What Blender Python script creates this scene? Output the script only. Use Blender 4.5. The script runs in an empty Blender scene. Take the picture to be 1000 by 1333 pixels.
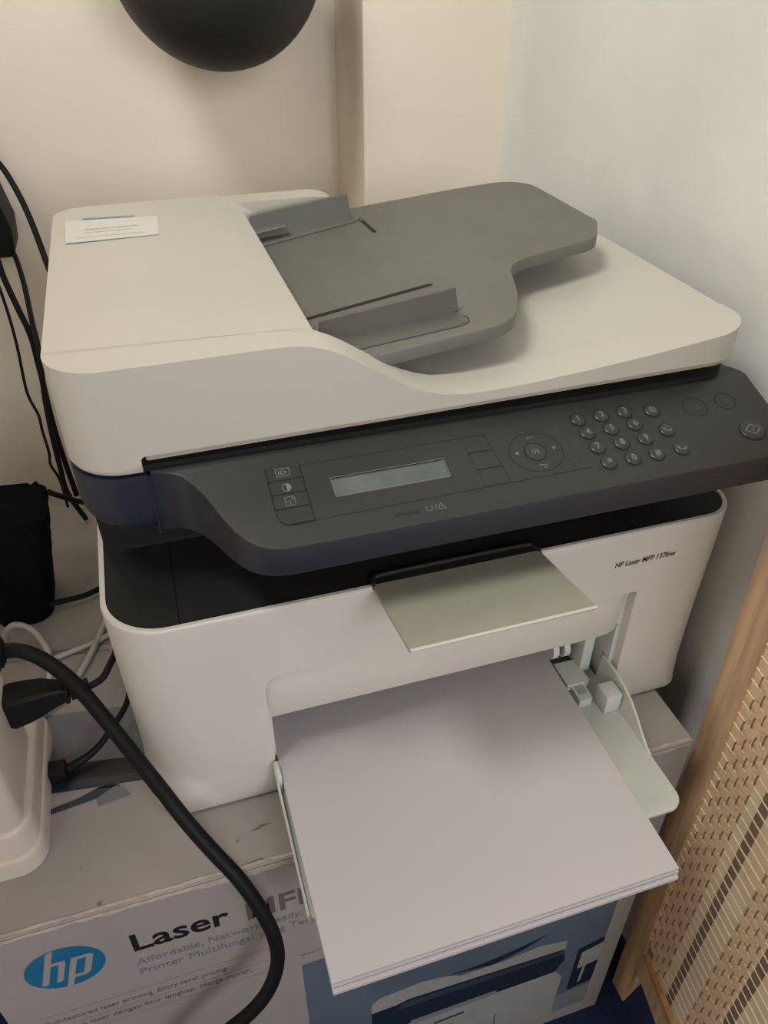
import bpy, bmesh, math, random
from mathutils import Vector, Matrix, Euler
random.seed(7)
S = bpy.context.scene
C = S.collection
PI = math.pi
# ------------------------------------------------------------------ camera
# all lengths below are millimetres in a frame whose origin is the lens; Z0 lifts it so that the floor is z = 0
Z0 = 925.0
def W(x, y, z): return Vector((x/1000, y/1000, (z+Z0)/1000))
cd = bpy.data.cameras.new('camera'); cam = bpy.data.objects.new('camera', cd); C.objects.link(cam)
cd.sensor_fit = 'HORIZONTAL'; cd.sensor_width = 36; cd.lens = 36*1.02045; cd.clip_start = 0.01
r0 = Vector((0.954037, -0.299690, 0.000344)); r1 = Vector((-0.178027, -0.567658, -0.803785)); r2 = Vector((0.241082, 0.766779, -0.594919))
m = Matrix((( r0.x, -r1.x, -r2.x), (r0.y, -r1.y, -r2.y), (r0.z, -r1.z, -r2.z)))
cam.matrix_world = Matrix.Translation(W(0, 0, 0)) @ m.to_4x4()
S.camera = cam
# ------------------------------------------------------------------ light
w = bpy.data.worlds.new('world'); S.world = w; w.use_nodes = True
bg = w.node_tree.nodes['Background']; bg.inputs[0].default_value = (0.96, 1.0, 0.82, 1); bg.inputs[1].default_value = 0.05
def area(name, loc, target, size, power, col, sy=None):
    l = bpy.data.lights.new(name, 'AREA'); l.energy = power; l.color = col; l.shape = 'RECTANGLE'; l.size = size; l.size_y = sy or size
    o = bpy.data.objects.new(name, l); C.objects.link(o); o.location = loc
    o.rotation_euler = (Vector(target)-Vector(loc)).to_track_quat('-Z', 'Y').to_euler(); return o
area('ceiling_lamp_light', (-0.62, 0.08, 2.2), (0.2, 0.6, 0.9), 0.5, 17.2, (1.0, 1.0, 0.92))
area('window_light', (0.28, -1.6, 1.35), (0.14, 0.6, 0.7), 0.8, 14.6, (0.92, 1.0, 0.98))
area('fill_light_right', (0.75, -1.3, 1.35), (0.14, 0.6, 0.7), 0.8, 10.5, (1.0, 0.78, 1.0))  # added fill from the front right, weighted by a brightness fit, no known window
area('window_light_left', (-1.2, -0.9, 1.3), (0.3, 0.6, 0.7), 0.8, 6.0, (1.0, 0.82, 0.66))
S.view_settings.view_transform = 'Standard'; S.view_settings.look = 'None'; S.view_settings.gamma = 1.0
S.view_settings.use_curve_mapping = False; S.view_settings.exposure = 0.06
# ------------------------------------------------------------------ materials
def mat(name, col, rough=0.5, var=0.04, scale=30, bump=0.0, bscale=200, metal=0.0, col2=None, spec=0.5, trans=0.0, fac=(0.35, 0.65), bdist=0.001, stretch=None):
    m = bpy.data.materials.new(name); m.use_nodes = True; nt = m.node_tree; n = nt.nodes; b = n['Principled BSDF']
    b.inputs['Roughness'].default_value = rough; b.inputs['Metallic'].default_value = metal
    b.inputs['Specular IOR Level'].default_value = spec
    tc = n.new('ShaderNodeTexCoord'); mp = n.new('ShaderNodeMapping'); nt.links.new(tc.outputs['Object'], mp.inputs[0])
    if stretch: mp.inputs['Scale'].default_value = stretch
    no = n.new('ShaderNodeTexNoise'); no.inputs['Scale'].default_value = scale; no.inputs['Detail'].default_value = 5
    nt.links.new(mp.outputs[0], no.inputs['Vector'])
    mr = n.new('ShaderNodeMapRange'); mr.inputs[1].default_value = fac[0]; mr.inputs[2].default_value = fac[1]
    nt.links.new(no.outputs['Fac'], mr.inputs[0])
    mx = n.new('ShaderNodeMix'); mx.data_type = 'RGBA'
    c2 = col2 or tuple(c*(1-var*3) for c in col)
    mx.inputs[6].default_value = (*col, 1); mx.inputs[7].default_value = (*c2, 1)
    nt.links.new(mr.outputs[0], mx.inputs[0]); nt.links.new(mx.outputs[2], b.inputs['Base Color'])
    if trans: b.inputs['Transmission Weight'].default_value = trans
    if bump:
        nb = n.new('ShaderNodeTexNoise'); nb.inputs['Scale'].default_value = bscale; nb.inputs['Detail'].default_value = 4
        nt.links.new(mp.outputs[0], nb.inputs['Vector'])
        bu = n.new('ShaderNodeBump'); bu.inputs['Strength'].default_value = bump; bu.inputs['Distance'].default_value = bdist
        nt.links.new(nb.outputs['Fac'], bu.inputs['Height']); nt.links.new(bu.outputs[0], b.inputs['Normal'])
    return m
M_wall = mat('wall_paint', (0.888, 0.799, 0.666), 0.85, col2=(0.836, 0.749, 0.632), scale=3, bump=0.35, bscale=14, bdist=0.004)
M_wall2 = mat('wall_paint_right', (0.83, 0.838, 0.819), 0.85, col2=(0.749, 0.75, 0.739), scale=5, bump=0.4, bscale=18, bdist=0.004)
M_floor = mat('blue_carpet', (0.008, 0.018, 0.07), 0.95, var=0.15, scale=300, bump=0.6, bscale=900)
M_white = mat('white_plastic', (0.509, 0.488, 0.432), 0.42, col2=(0.495, 0.474, 0.419), scale=12, bump=0.08, bscale=2500, bdist=0.0002)
M_whiteb = mat('white_plastic_body', (0.586, 0.561, 0.519), 0.5, col2=(0.569, 0.544, 0.494), scale=9, bump=0.08, bscale=2500, bdist=0.0002)
M_tray = mat('tray_plastic', (0.531, 0.547, 0.496), 0.4, scale=20)
M_dark = mat('deck_black_plastic', (0.0154, 0.0154, 0.014), 0.6, spec=0.3, var=0.1, bump=0.2, bscale=2500, bdist=0.0003)
M_blue = mat('slate_blue_plastic', (0.0158, 0.0201, 0.0347), 0.5, var=0.05, bump=0.1, bscale=2500, bdist=0.0003)
M_under = mat('underside_beige_plastic', (0.40, 0.37, 0.30), 0.5)
M_skirt = mat('skirt_dark_plastic', (0.014, 0.0157, 0.0214), 0.5, var=0.05, bump=0.1, bscale=2500, bdist=0.0003)
M_panel = mat('panel_grey_plastic', (0.0216, 0.0234, 0.0216), 0.45, var=0.04, bump=0.15, bscale=2500, bdist=0.0003)
M_key = mat('key_plastic', (0.0243, 0.0259, 0.0248), 0.35, var=0.03)
M_seam = mat('seam_black', (0.008, 0.008, 0.008), 0.8)
M_leg = mat('legend_grey', (0.168, 0.174, 0.168), 0.7)
M_legd = mat('legend_faint', (0.066, 0.069, 0.066), 0.7)
M_lcd = mat('lcd_glass', (0.112, 0.134, 0.129), 0.12, col2=(0.0616, 0.0728, 0.0728), scale=18, fac=(0.4, 0.6))
M_feed = mat('feeder_grey_plastic', (0.132, 0.132, 0.114), 0.5, var=0.03, bump=0.15, bscale=2500, bdist=0.0003)
M_feed2 = mat('guide_grey_plastic', (0.105, 0.0984, 0.0865), 0.5, var=0.03)
M_flap = mat('beige_grey_plastic', (0.384, 0.371, 0.301), 0.5, var=0.03, scale=14)
M_paper = mat('paper', (0.484, 0.454, 0.458), 0.8, var=0.01, scale=8)
M_papere = mat('paper_edge', (0.51, 0.476, 0.493), 0.85, var=0.02)
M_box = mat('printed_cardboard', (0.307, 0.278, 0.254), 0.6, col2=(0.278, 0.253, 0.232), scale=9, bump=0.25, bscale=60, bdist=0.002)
M_wear = mat('worn_board', (0.506, 0.435, 0.379), 0.85, var=0.08, scale=120, bump=0.6, bscale=400, bdist=0.001)
M_ink = mat('black_ink', (0.012, 0.008, 0.009), 0.5)
M_inkg = mat('grey_ink', (0.128, 0.112, 0.109), 0.6)
M_inkb = mat('blue_grey_ink', (0.153, 0.178, 0.197), 0.6)
M_hp = mat('logo_blue_ink', (0.00432, 0.137, 0.259), 0.5, var=0.03)
M_pic = mat('photo_grey_blue', (0.101, 0.131, 0.169), 0.45, col2=(0.0788, 0.101, 0.131), scale=10)
M_picd = mat('photo_navy', (0.012, 0.020, 0.034), 0.4)
M_picn = mat('photo_slate', (0.035, 0.050, 0.068), 0.4)
M_picw = mat('photo_white', (0.315, 0.315, 0.3), 0.45, var=0.03)
M_picg = mat('photo_pale_grey', (0.203, 0.217, 0.232), 0.45)
M_topp = mat('lid_photo_grey', (0.15, 0.16, 0.175), 0.5)
M_cable = mat('black_rubber', (0.006, 0.0065, 0.007), 0.55, spec=0.18)
M_black = mat('black_plastic', (0.006, 0.006, 0.006), 0.55, spec=0.2)
M_ball = mat('matte_black_shell', (0.022, 0.022, 0.021), 0.55, spec=0.35)
M_cloth = mat('black_fabric', (0.006, 0.006, 0.007), 0.95, spec=0.05, bump=0.8, bscale=60, bdist=0.004)
M_strip = mat('ivory_plastic', (0.529, 0.48, 0.4), 0.45, var=0.03, scale=15)
M_wcable = mat('white_cable', (0.40, 0.38, 0.33), 0.55)
M_wood = mat('pale_wood', (0.635, 0.438, 0.265), 0.6, col2=(0.469, 0.31, 0.181), scale=14, stretch=(9, 9, 0.9), bump=0.2, bscale=60)
M_woodo = mat('orange_wood', (0.52, 0.286, 0.111), 0.55, col2=(0.39, 0.208, 0.078), scale=14, stretch=(9, 9, 0.9))
M_splint = [mat('bamboo_splint', (0.839, 0.616, 0.409), 0.55, col2=(0.671, 0.476, 0.303), scale=40, stretch=(1, 1, 8)),
            mat('bamboo_splint_b', (0.772, 0.584, 0.4), 0.55, col2=(0.621, 0.452, 0.294), scale=40, stretch=(1, 1, 8))]
M_splp = mat('bamboo_pale', (0.811, 0.652, 0.45), 0.5, col2=(0.725, 0.559, 0.373), scale=40)
M_spld = mat('bamboo_brown', (0.254, 0.163, 0.11), 0.6, col2=(0.186, 0.122, 0.0845), scale=60)
M_edge = mat('bamboo_edge', (0.906, 0.773, 0.533), 0.5)
M_gap = mat('weave_gap', (0.328, 0.178, 0.0955), 0.9)
M_sticker = mat('sticker_paper', (0.624, 0.608, 0.554), 0.5, var=0.01)
M_stb = mat('sticker_blue', (0.18, 0.33, 0.46), 0.5)
M_stg = mat('sticker_grey', (0.36, 0.36, 0.34), 0.6)
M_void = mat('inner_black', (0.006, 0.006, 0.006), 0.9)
M_blu2 = mat('inner_white_plastic', (0.558, 0.594, 0.567), 0.4, var=0.02)
M_mark = mat('scuff', (0.16, 0.13, 0.11), 0.9)
# ------------------------------------------------------------------ helpers
def link(name, bm, m, parent=None, smooth=35, mats=None):
    me = bpy.data.meshes.new(name); bmesh.ops.recalc_face_normals(bm, faces=bm.faces); bm.to_mesh(me); bm.free()
    o = bpy.data.objects.new(name, me); C.objects.link(o)
    for mm in (mats or [m]): me.materials.append(mm)
    if parent is not None: o.parent = parent; o.matrix_parent_inverse = parent.matrix_world.inverted()
    if smooth:
        me.shade_smooth(); me.set_sharp_from_angle(angle=math.radians(smooth))
    return o
def tag(o, label=None, cat=None, group=None, kind=None):
    if label: o['label'] = label
    if cat: o['category'] = cat
    if group: o['group'] = group
    if kind: o['kind'] = kind
    return o
def empty(name, loc, label, cat, group=None):
    o = bpy.data.objects.new(name, None); C.objects.link(o); o.location = loc; o.empty_display_size = 0.02
    o.matrix_world = Matrix.Translation(loc)
    return tag(o, label, cat, group)
def rpoly(pts, seg=8):
    """pts: (x, y, radius) corners -> rounded outline"""
    out = []; n = len(pts)
    for i in range(n):
        p = Vector(pts[i][:2]); a = Vector(pts[i-1][:2]); b = Vector(pts[(i+1) % n][:2]); r = pts[i][2]
        if r <= 0: out.append((p.x, p.y)); continue
        u = (a-p).normalized(); v = (b-p).normalized(); ang = u.angle(v)
        if ang > 3.10: out.append((p.x, p.y)); continue
        d = min(r/math.tan(ang/2), (a-p).length*0.49, (b-p).length*0.49); rr = d*math.tan(ang/2)
        c = p + (u+v).normalized()*(rr/math.sin(ang/2))
        s = p+u*d-c; e = p+v*d-c; t = s.angle(e); sg = 1 if s.x*e.y-s.y*e.x > 0 else -1
        for k in range(seg+1):
            q = sg*t*k/seg; out.append((c.x+s.x*math.cos(q)-s.y*math.sin(q), c.y+s.x*math.sin(q)+s.y*math.cos(q)))
    return out
def rrect(x0, y0, x1, y1, r, seg=8):
    rs = r if isinstance(r, (tuple, list)) else (r,)*4
    return rpoly([(x0, y0, rs[0]), (x1, y0, rs[1]), (x1, y1, rs[2]), (x0, y1, rs[3])], seg)
def loft(rings, bm=None, cap=True):
    bm = bm or bmesh.new(); R = [[bm.verts.new(W(*p)) for p in r] for r in rings]
    for a, b in zip(R, R[1:]):
        for i in range(len(a)):
            j = (i+1) % len(a); bm.faces.new((a[i], a[j], b[j], b[i]))
    if cap: bm.faces.new(R[0][::-1]); bm.faces.new(R[-1])
    return bm
def prism(out, z0, z1, bm=None, ch=0.0, chb=0.0):
    """vertical extrusion; z0/z1 numbers or functions of (x, y); ch, chb = edge rounding at top and bottom"""
    f0 = z0 if callable(z0) else (lambda x, y: z0); f1 = z1 if callable(z1) else (lambda x, y: z1)
    def ins(d):
        n = len(out); res = []
        A = sum(out[i][0]*out[(i+1) % n][1]-out[(i+1) % n][0]*out[i][1] for i in range(n)); sg = 1 if A > 0 else -1
        for i in range(n):
            a = Vector(out[i-1]); p = Vector(out[i]); b = Vector(out[(i+1) % n])
            e1 = (p-a); e2 = (b-p); e1 = e1.normalized() if e1.length > 1e-9 else e2.normalized(); e2 = e2.normalized() if e2.length > 1e-9 else e1
            n1 = Vector((-e1.y, e1.x))*sg; n2 = Vector((-e2.y, e2.x))*sg; mm = n1+n2
            mm = mm/max(0.3, mm.length_squared)*2 if mm.length > 1e-6 else n1
            q = p+mm*d; res.append((q.x, q.y))
        return res
    rings = []
    if chb:
        for k in range(4):
            t = PI/2*k/3; o2 = ins(chb*(1-math.sin(t))); rings.append([(x, y, f0(x, y)+chb*(1-math.cos(t))) for x, y in o2])
    else: rings.append([(x, y, f0(x, y)) for x, y in out])
    if ch:
        for k in range(4):
            t = PI/2*k/3; o2 = ins(ch*(1-math.cos(t))); rings.append([(x, y, f1(x, y)-ch*(1-math.sin(t))) for x, y in o2])
    else: rings.append([(x, y, f1(x, y)) for x, y in out])
    return loft(rings, bm)
def xzprism(prof, y0, y1, bm=None):
    return loft([[(x, y0, z) for x, z in prof], [(x, y1, z) for x, z in prof]], bm)
def yzprism(prof, x0, x1, bm=None):
    return loft([[(x0, y, z) for y, z in prof], [(x1, y, z) for y, z in prof]], bm)
def box(x0, x1, y0, y1, z0, z1, bm=None, b=0.0):
    own = bmesh.new(); loft([[(x0, y0, z0), (x1, y0, z0), (x1, y1, z0), (x0, y1, z0)], [(x0, y0, z1), (x1, y0, z1), (x1, y1, z1), (x0, y1, z1)]], own)
    if b: bmesh.ops.bevel(own, geom=own.edges[:], offset=b/1000, segments=2, affect='EDGES', profile=0.5)
    if bm is None: return own
    me = bpy.data.meshes.new('t'); own.to_mesh(me); own.free(); bm.from_mesh(me); bpy.data.meshes.remove(me); return bm
def tube(pts, r, bm=None, seg=10, closed=False, sub=6):
    bm = bm or bmesh.new()
    P = [Vector(p) for p in pts]; out = []; rad = []
    R_ = r if isinstance(r, (list, tuple)) else [r]*len(P)
    for i in range(len(P)-1):
        p0 = P[max(0, i-1)]; p1 = P[i]; p2 = P[i+1]; p3 = P[min(len(P)-1, i+2)]
        for k in range(sub):
            t = k/sub; out.append(0.5*((2*p1)+(-p0+p2)*t+(2*p0-5*p1+4*p2-p3)*t*t+(-p0+3*p1-3*p2+p3)*t**3)); rad.append(R_[i]*(1-t)+R_[i+1]*t)
    out.append(P[-1]); rad.append(R_[-1])
    T = [(out[min(i+1, len(out)-1)]-out[max(i-1, 0)]).normalized() for i in range(len(out))]
    nrm = T[0].orthogonal().normalized(); rings = []
    for i, p in enumerate(out):
        nrm = (nrm-T[i]*nrm.dot(T[i])).normalized(); bn = T[i].cross(nrm)
        rings.append([bm.verts.new(W(*(p+(nrm*math.cos(a)+bn*math.sin(a))*rad[i]))) for a in [2*PI*k/seg for k in range(seg)]])
    for a, b in zip(rings, rings[1:]):
        for i in range(seg): bm.faces.new((a[i], a[(i+1) % seg], b[(i+1) % seg], b[i]))
    bm.faces.new(rings[0][::-1]); bm.faces.new(rings[-1]); return bm
def boolean(o, cutter_bm, op='DIFFERENCE'):
    c = link('cutter', cutter_bm, M_white, smooth=0)
    md = o.modifiers.new('b', 'BOOLEAN'); md.object = c; md.operation = op; md.solver = 'EXACT'
    dg = bpy.context.evaluated_depsgraph_get(); me = bpy.data.meshes.new_from_object(o.evaluated_get(dg))
    o.modifiers.clear(); old = o.data; nm = old.name; o.data = me; bpy.data.meshes.remove(old); me.name = nm
    cm = c.data; bpy.data.objects.remove(c); bpy.data.meshes.remove(cm)
    me.shade_smooth(); me.set_sharp_from_angle(angle=math.radians(32))
def wnorm(o):
    md = o.modifiers.new('wn', 'WEIGHTED_NORMAL'); md.keep_sharp = True; md.weight = 100
    return o
def soften(o, wdt, seg=2, ang=35):
    md = o.modifiers.new('bevel', 'BEVEL'); md.width = wdt/1000; md.segments = seg; md.limit_method = 'ANGLE'; md.angle_limit = math.radians(ang); md.use_clamp_overlap = True; md.harden_normals = False
    return o
def text_bm(s, h, bold=0.0, shear=0.0, width=None, spacing=1.0):
    """flat lettering in the local XY plane, cap height about h (mm), origin at left baseline; returns list of verts/faces in mm"""
    cu = bpy.data.curves.new('t', 'FONT'); cu.body = s; cu.size = 1.0; cu.offset = bold; cu.shear = shear; cu.space_character = spacing
    cu.resolution_u = 3; o = bpy.data.objects.new('t', cu); C.objects.link(o)
    dg = bpy.context.evaluated_depsgraph_get(); me = bpy.data.meshes.new_from_object(o.evaluated_get(dg))
    bpy.data.objects.remove(o); bpy.data.curves.remove(cu)
    V = [v.co.copy() for v in me.vertices]; F = [tuple(p.vertices) for p in me.polygons]; bpy.data.meshes.remove(me)
    sc = h/0.70; mx = max(v.x for v in V)*sc if V else 1; sx = (width/mx if width else 1.0)
    x0 = min(v.x for v in V)*sc*sx if V else 0
    return [(v.x*sc*sx-x0, v.y*sc) for v in V], F, (width or mx)
def put2d(bm, V, F, fn):
    vs = [bm.verts.new(fn(x, y)) for x, y in V]
    for f in F:
        try: bm.faces.new([vs[i] for i in f])
        except ValueError: pass
    return bm
def poly2d(bm, pts, fn):
    put2d(bm, pts, [tuple(range(len(pts)))], fn); return bm
def ring2d(bm, cx, cy, r, t, fn, n=28, a0=0, a1=2*PI):
    for k in range(n):
        p = a0+(a1-a0)*k/n; q = a0+(a1-a0)*(k+1)/n
        poly2d(bm, [(cx+r*math.cos(p), cy+r*math.sin(p)), (cx+(r+t)*math.cos(p), cy+(r+t)*math.sin(p)), (cx+(r+t)*math.cos(q), cy+(r+t)*math.sin(q)), (cx+r*math.cos(q), cy+r*math.sin(q))], fn)
    return bm
def line2d(bm, a, b, t, fn):
    a = Vector(a); b = Vector(b); d = (b-a).normalized(); n = Vector((-d.y, d.x))*t/2
    return poly2d(bm, [tuple(a-n), tuple(b-n), tuple(b+n), tuple(a+n)], fn)
# ------------------------------------------------------------------ the setting
WR = 392.0          # right wall plane
def struct(name, bm, m, smooth=0): return tag(link(name, bm, m, smooth=smooth), kind='structure')
struct('floor', box(-1500, 1200, -1500, 1100, -945, -925), M_floor)
struct('wall_back', box(-1500, 239.6, 936, 980, -925, 1600), M_wall)
struct('trim_1', box(239.6, 500, 830, 980, -925, 1600, b=1.5), M_wall)      # the boxed-out pillar in the corner
struct('shade_partition', box(-380, -290, -30, 936, -925, 400), M_wall)  # unseen half-height partition, added to shade the back-left corner
struct('wall_right', box(WR, 450, -420, 830, -925, 1600), M_wall2)
# ------------------------------------------------------------------ cardboard box under the printer
T = empty('cardboard_box', W(80, 500, -925), 'white printed cardboard box with blue round logo standing on the blue floor under the printer', 'box')
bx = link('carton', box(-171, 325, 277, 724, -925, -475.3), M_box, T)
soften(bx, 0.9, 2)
b = bmesh.new()       # folded-edge wear: torn paper fibres along the top edges
random.seed(3)
def fr(x, z): return W(x, 276.6, z)
xs = [-168+i*6.05 for i in range(82)]
up_ = [-476.0-random.random()*0.2 for _ in xs]; lo = [-478.6-random.random()*2.6-(2.5 if -30 < x < 40 else 0) for x in xs]
for i in range(len(xs)-1): poly2d(b, [(xs[i], lo[i]), (xs[i+1], lo[i+1]), (xs[i+1], up_[i+1]), (xs[i], up_[i])], fr)
def tp(x, y): return W(x, y, -474.95)
yy = [279.8+random.random()*0.8 for _ in xs]
for i in range(len(xs)-1): poly2d(b, [(xs[i], 278.0), (xs[i+1], 278.0), (xs[i+1], yy[i+1]), (xs[i], yy[i])], tp)
link('worn_edge', b, M_wear, T, 0)
for pts in (
        [(-10, 279.9), (0, 281.0), (7, 281.5), (8.2, 279.6), (14, 277.8), (9, 279.0), (6.4, 280.8), (-1, 280.4)],
        [(2.5, 302.0), (8, 303.2), (10, 304.6), (18, 304.2), (10, 303.2), (8, 302.2)],
        [(-7, 297.2), (-5.6, 297.0), (-5.2, 298.6), (-6.6, 298.8)],
        [(-103.6, 307), (-103, 307), (-102.3, 310), (-102.7, 310)],
        [(-94, 281), (-92, 281), (-91, 283), (-93, 283)]):      # tears and scuffs on the lid
    link('tear', poly2d(bmesh.new(), pts, lambda x, y: W(x, y, -474.8)), M_mark, T, 0)
# print on the front face (x to the right, z up, on y = 277)
def F(x, z, l=0): return W(x, 276.75-0.12*l, z)
b = bmesh.new(); CX, CZ, RR = -124.0, -526.5, 24.0
poly2d(b, [(CX+RR*math.cos(2*PI*k/64), CZ+RR*math.sin(2*PI*k/64)) for k in range(64)], lambda x, z: F(x, z))
link('logo_disc', b, M_hp, T, 0)
b = bmesh.new()       # slanted lower-case letters cut out of the disc: h runs out of the top, p out of the bottom
SH = 0.28
LI = [1.0]
def lg(u, v): return F(CX+(u+v*SH)*1.0, CZ+v, LI[0])
t = 4.1
def seg(p): LI[0] += 0.15; poly2d(b, p, lg)
seg([(-13.2, -14.5), (-13.2+t, -14.5), (-13.2+t, 24.4), (-9.6-t+0.5, 22.2), (-13.2, 20.8)])                   # h stem
seg([(-13.2+t, 6.2), (-3.2, 6.2), (-0.6, 8.8), (-1.6, 9.6), (-13.2+t, 9.6)])                                # h shoulder
seg([(-4.4, -14.5), (-0.4, -14.5), (-0.4, 7.2), (-1.6, 9.6), (-4.4, 7.0)])                                   # h right leg
seg([(2.6, -23.9), (6.6, -23.2), (6.6, 9.6), (2.6, 9.6)])                                                    # p stem
seg([(6.6, 6.2), (14.0, 6.2), (14.0, 9.6), (6.6, 9.6)])
seg([(6.6, -14.5), (14.0, -14.5), (14.0, -11.1), (6.6, -11.1)])
seg([(12.0, -14.5), (14.0, -14.5), (16.4, -12.0), (16.4, 7.4), (14.0, 9.6), (12.0, 9.6)])
link('logo_letters', b, M_box, T, 0)
def ftext(name, s, x, z, h, width, m, bold=0.0, slope=0.0, parent=T, l=0, shear=0.0):
    b = bmesh.new(); V, FF, _ = text_bm(s, h, bold, shear, width)
    put2d(b, V, FF, lambda u, v: F(x+u, z+v+slope*u, l)); return link(name, b, m, parent, 0)
ftext('lettering', 'Laser', -82.6, -532.0, 20.5, 64, M_ink, 0.018)
ftext('lettering', 'MFP', -9.0, -536.0, 20.5, 50, M_inkg, 0.016)
ftext('lettering', 'Affordable, Network-Ready,', -84.0, -551.0, 8.0, 112, M_inkb, slope=0.0)
ftext('lettering', 'Printer Multifungsi yang Terjangkau', -84.0, -564.0, 8.0, 148, M_inkb)
ftext('lettering', 'Full-featured laser printing. Entry-level pricing.', -151, -595.0, 5.6, 122, M_inkg)
ftext('lettering', 'Cetakan laser dengan fitur lengkap. Harga murah.', -151, -609.0, 5.6, 138, M_inkg)
ftext('lettering', 'HP Laser MFP 137fnw', 22.5, -610.0, 2.6, 30, M_inkg)
b = bmesh.new()
for z in (-583.0, -600.5, -616.0): line2d(b, (-150, z), (12, z), 0.25, lambda x, y: F(x, y))
link('ruled_line', b, M_inkb, T, 0)
# picture of a printer in a pale room
PX0, PX1, PZ0, PZ1 = 22.5, 306.0, -900.0, -624.5
poly = lambda pts, m, l, nm='picture_shape': link(nm, poly2d(bmesh.new(), pts, lambda x, z: F(x, z, l)), m, T, 0)
poly([(PX0, PZ0), (PX1, PZ0), (PX1, PZ1), (PX0, PZ1)], M_pic, 0, 'picture_ground')
poly([(PX0, PZ0), (PX1, PZ0), (PX1, -856), (PX0, -884)], M_picg, 1)          # table
poly([(76, -735), (84, -727), (120, -723), (143, -727), (158, -737), (200, -738), (235, -733), (263, -741), (263.5, -757), (150, -752), (100, -757), (76, -765)], M_picw, 1)   # lid
poly([(128, -727), (150, -729), (188, -737), (218, -728), (240, -714), (205, -724), (172, -729)], M_picd, 2)  # feeder tray
poly([(76, -753), (98, -752), (110, -748), (262, -757), (266, -780), (258, -800), (120, -800), (76, -800)], M_picd, 2)     # dark scanner band
poly([(104, -751), (262, -759), (262, -767), (100, -763)], M_picn, 3)
poly([(76, -798), (258, -798), (268, -815), (268, -900), (76, -900)], M_picw, 2)     # body
poly([(112, -795), (196, -794), (200, -802), (116, -805)], M_picg, 3)
poly([(136, -818), (166, -816), (166, -820), (136, -822)], M_picn, 3)
poly([(200, -850), (201, -850), (203, -898), (202, -898)], M_picn, 3)
poly([(279, -768), (303, -760), (306, -762), (306, -850), (279, -855)], M_picd, 1)     # dark frame
poly([(284, -778), (306, -770), (306, -842), (284, -846)], M_picw, 2)
poly([(284, -812), (306, -806), (306, -842), (284, -846)], M_picd, 3)
poly([(290, -806), (293, -805), (292, -842), (289, -843)], M_picw, 4)
b = bmesh.new(); ring2d(b, 150, -838, 5.0, 1.2, lambda x, z: F(x, z, 3)); 
V, FF, _ = text_bm('hp', 4.2, 0.0, 0.3, 6.5); put2d(b, V, FF, lambda u, v: F(146.6+u, -840+v, 3))
link('printed_logo', b, M_inkb, T, 0)
# print on the top of the box, behind and beside the printer
def TP(x, y, l=0): return W(x, y, -474.9+0.12*l)
ptop = lambda pts, m, l, nm='top_print': link(nm, poly2d(bmesh.new(), pts, lambda x, y: TP(x, y, l)), m, T, 0)
ptop([(-160, 446), (-50, 431), (-40, 372), (-160, 392)], M_topp, 0)
ptop([(-160, 402), (-124, 394), (-40, 381), (-40, 361), (-124, 371), (-160, 376)], M_ink, 1)
ptop([(-160, 385), (-40, 367), (-40, 361.5), (-160, 376)], M_picd, 2)
ptop([(-160, 374.6), (-40, 360), (-40, 358.8), (-160, 373.2)], M_picw, 1)
ptop([(-140, 356), (-122, 358), (-104, 361.5), (-92, 366), (-82, 367), (-78, 365), (-86, 361.5), (-93, 357.5), (-110, 355.5), (-122, 354), (-140, 350)], M_picd, 1)
ptop([(-93, 358), (-86, 362), (-78, 364.5), (-70, 354), (-92, 351.5)], M_topp, 1)
# carton back flap seam
b = bmesh.new(); 
for p, q in (((-160, 508), (-80, 498)), ((-160, 512), (-56, 504))): line2d(b, p, q, 0.8, lambda x, y: TP(x, y, 1))
link('flap_seam', b, M_mark, T, 0)
# ------------------------------------------------------------------ the printer
P = empty('laser_printer', W(147, 500, -475), 'white multifunction laser printer with dark slanted control panel, standing on the cardboard box', 'printer')
X0, X1, YF, YB = -56.0, 350.0, 324.0, 690.0
def outline(fl, frr, d=0.0, back=30): return rrect(X0+d, YF+d, X1-d, YB-d, (max(1, fl-d), max(1, frr-d), back, back), 12)
rings = []
for z, d, fl, frr in ((-475, 5, 22, 16), (-473, 2.2, 24, 20), (-468, 0.6, 26, 26), (-461, 0, 27, 28), (-453, 0, 36, 29), (-446, 0, 46, 30), (-438, 0, 49, 30), (-400, 0, 45, 30), (-350, 0, 39, 28), (-307, 0, 36, 26), (-305.4, 0.3, 36, 26), (-304.6, 1.3, 35, 25)):
    rings.append([(x, y, z) for x, y in outline(fl, frr, d)])
body = link('body_shell', loft(rings), M_whiteb, P)
o2 = outline(36, 26, 3.4)
boolean(body, prism(o2, -308.5, -290))                                  # sunken well for the dark deck
boolean(body, xzprism(rpoly([(27, -480, 0), (281, -480, 0), (281, -357.5, 1), (27, -357.5, 11)], 8), 300, 331.5))  # recess in the front
boolean(body, box(29, 279, 320, 600, -480, -394))                       # paper bay
boolean(body, box(95, 203.6, 318, 330, -306.6, -290))                    # notch in the rim for the flap
wnorm(body)
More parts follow.
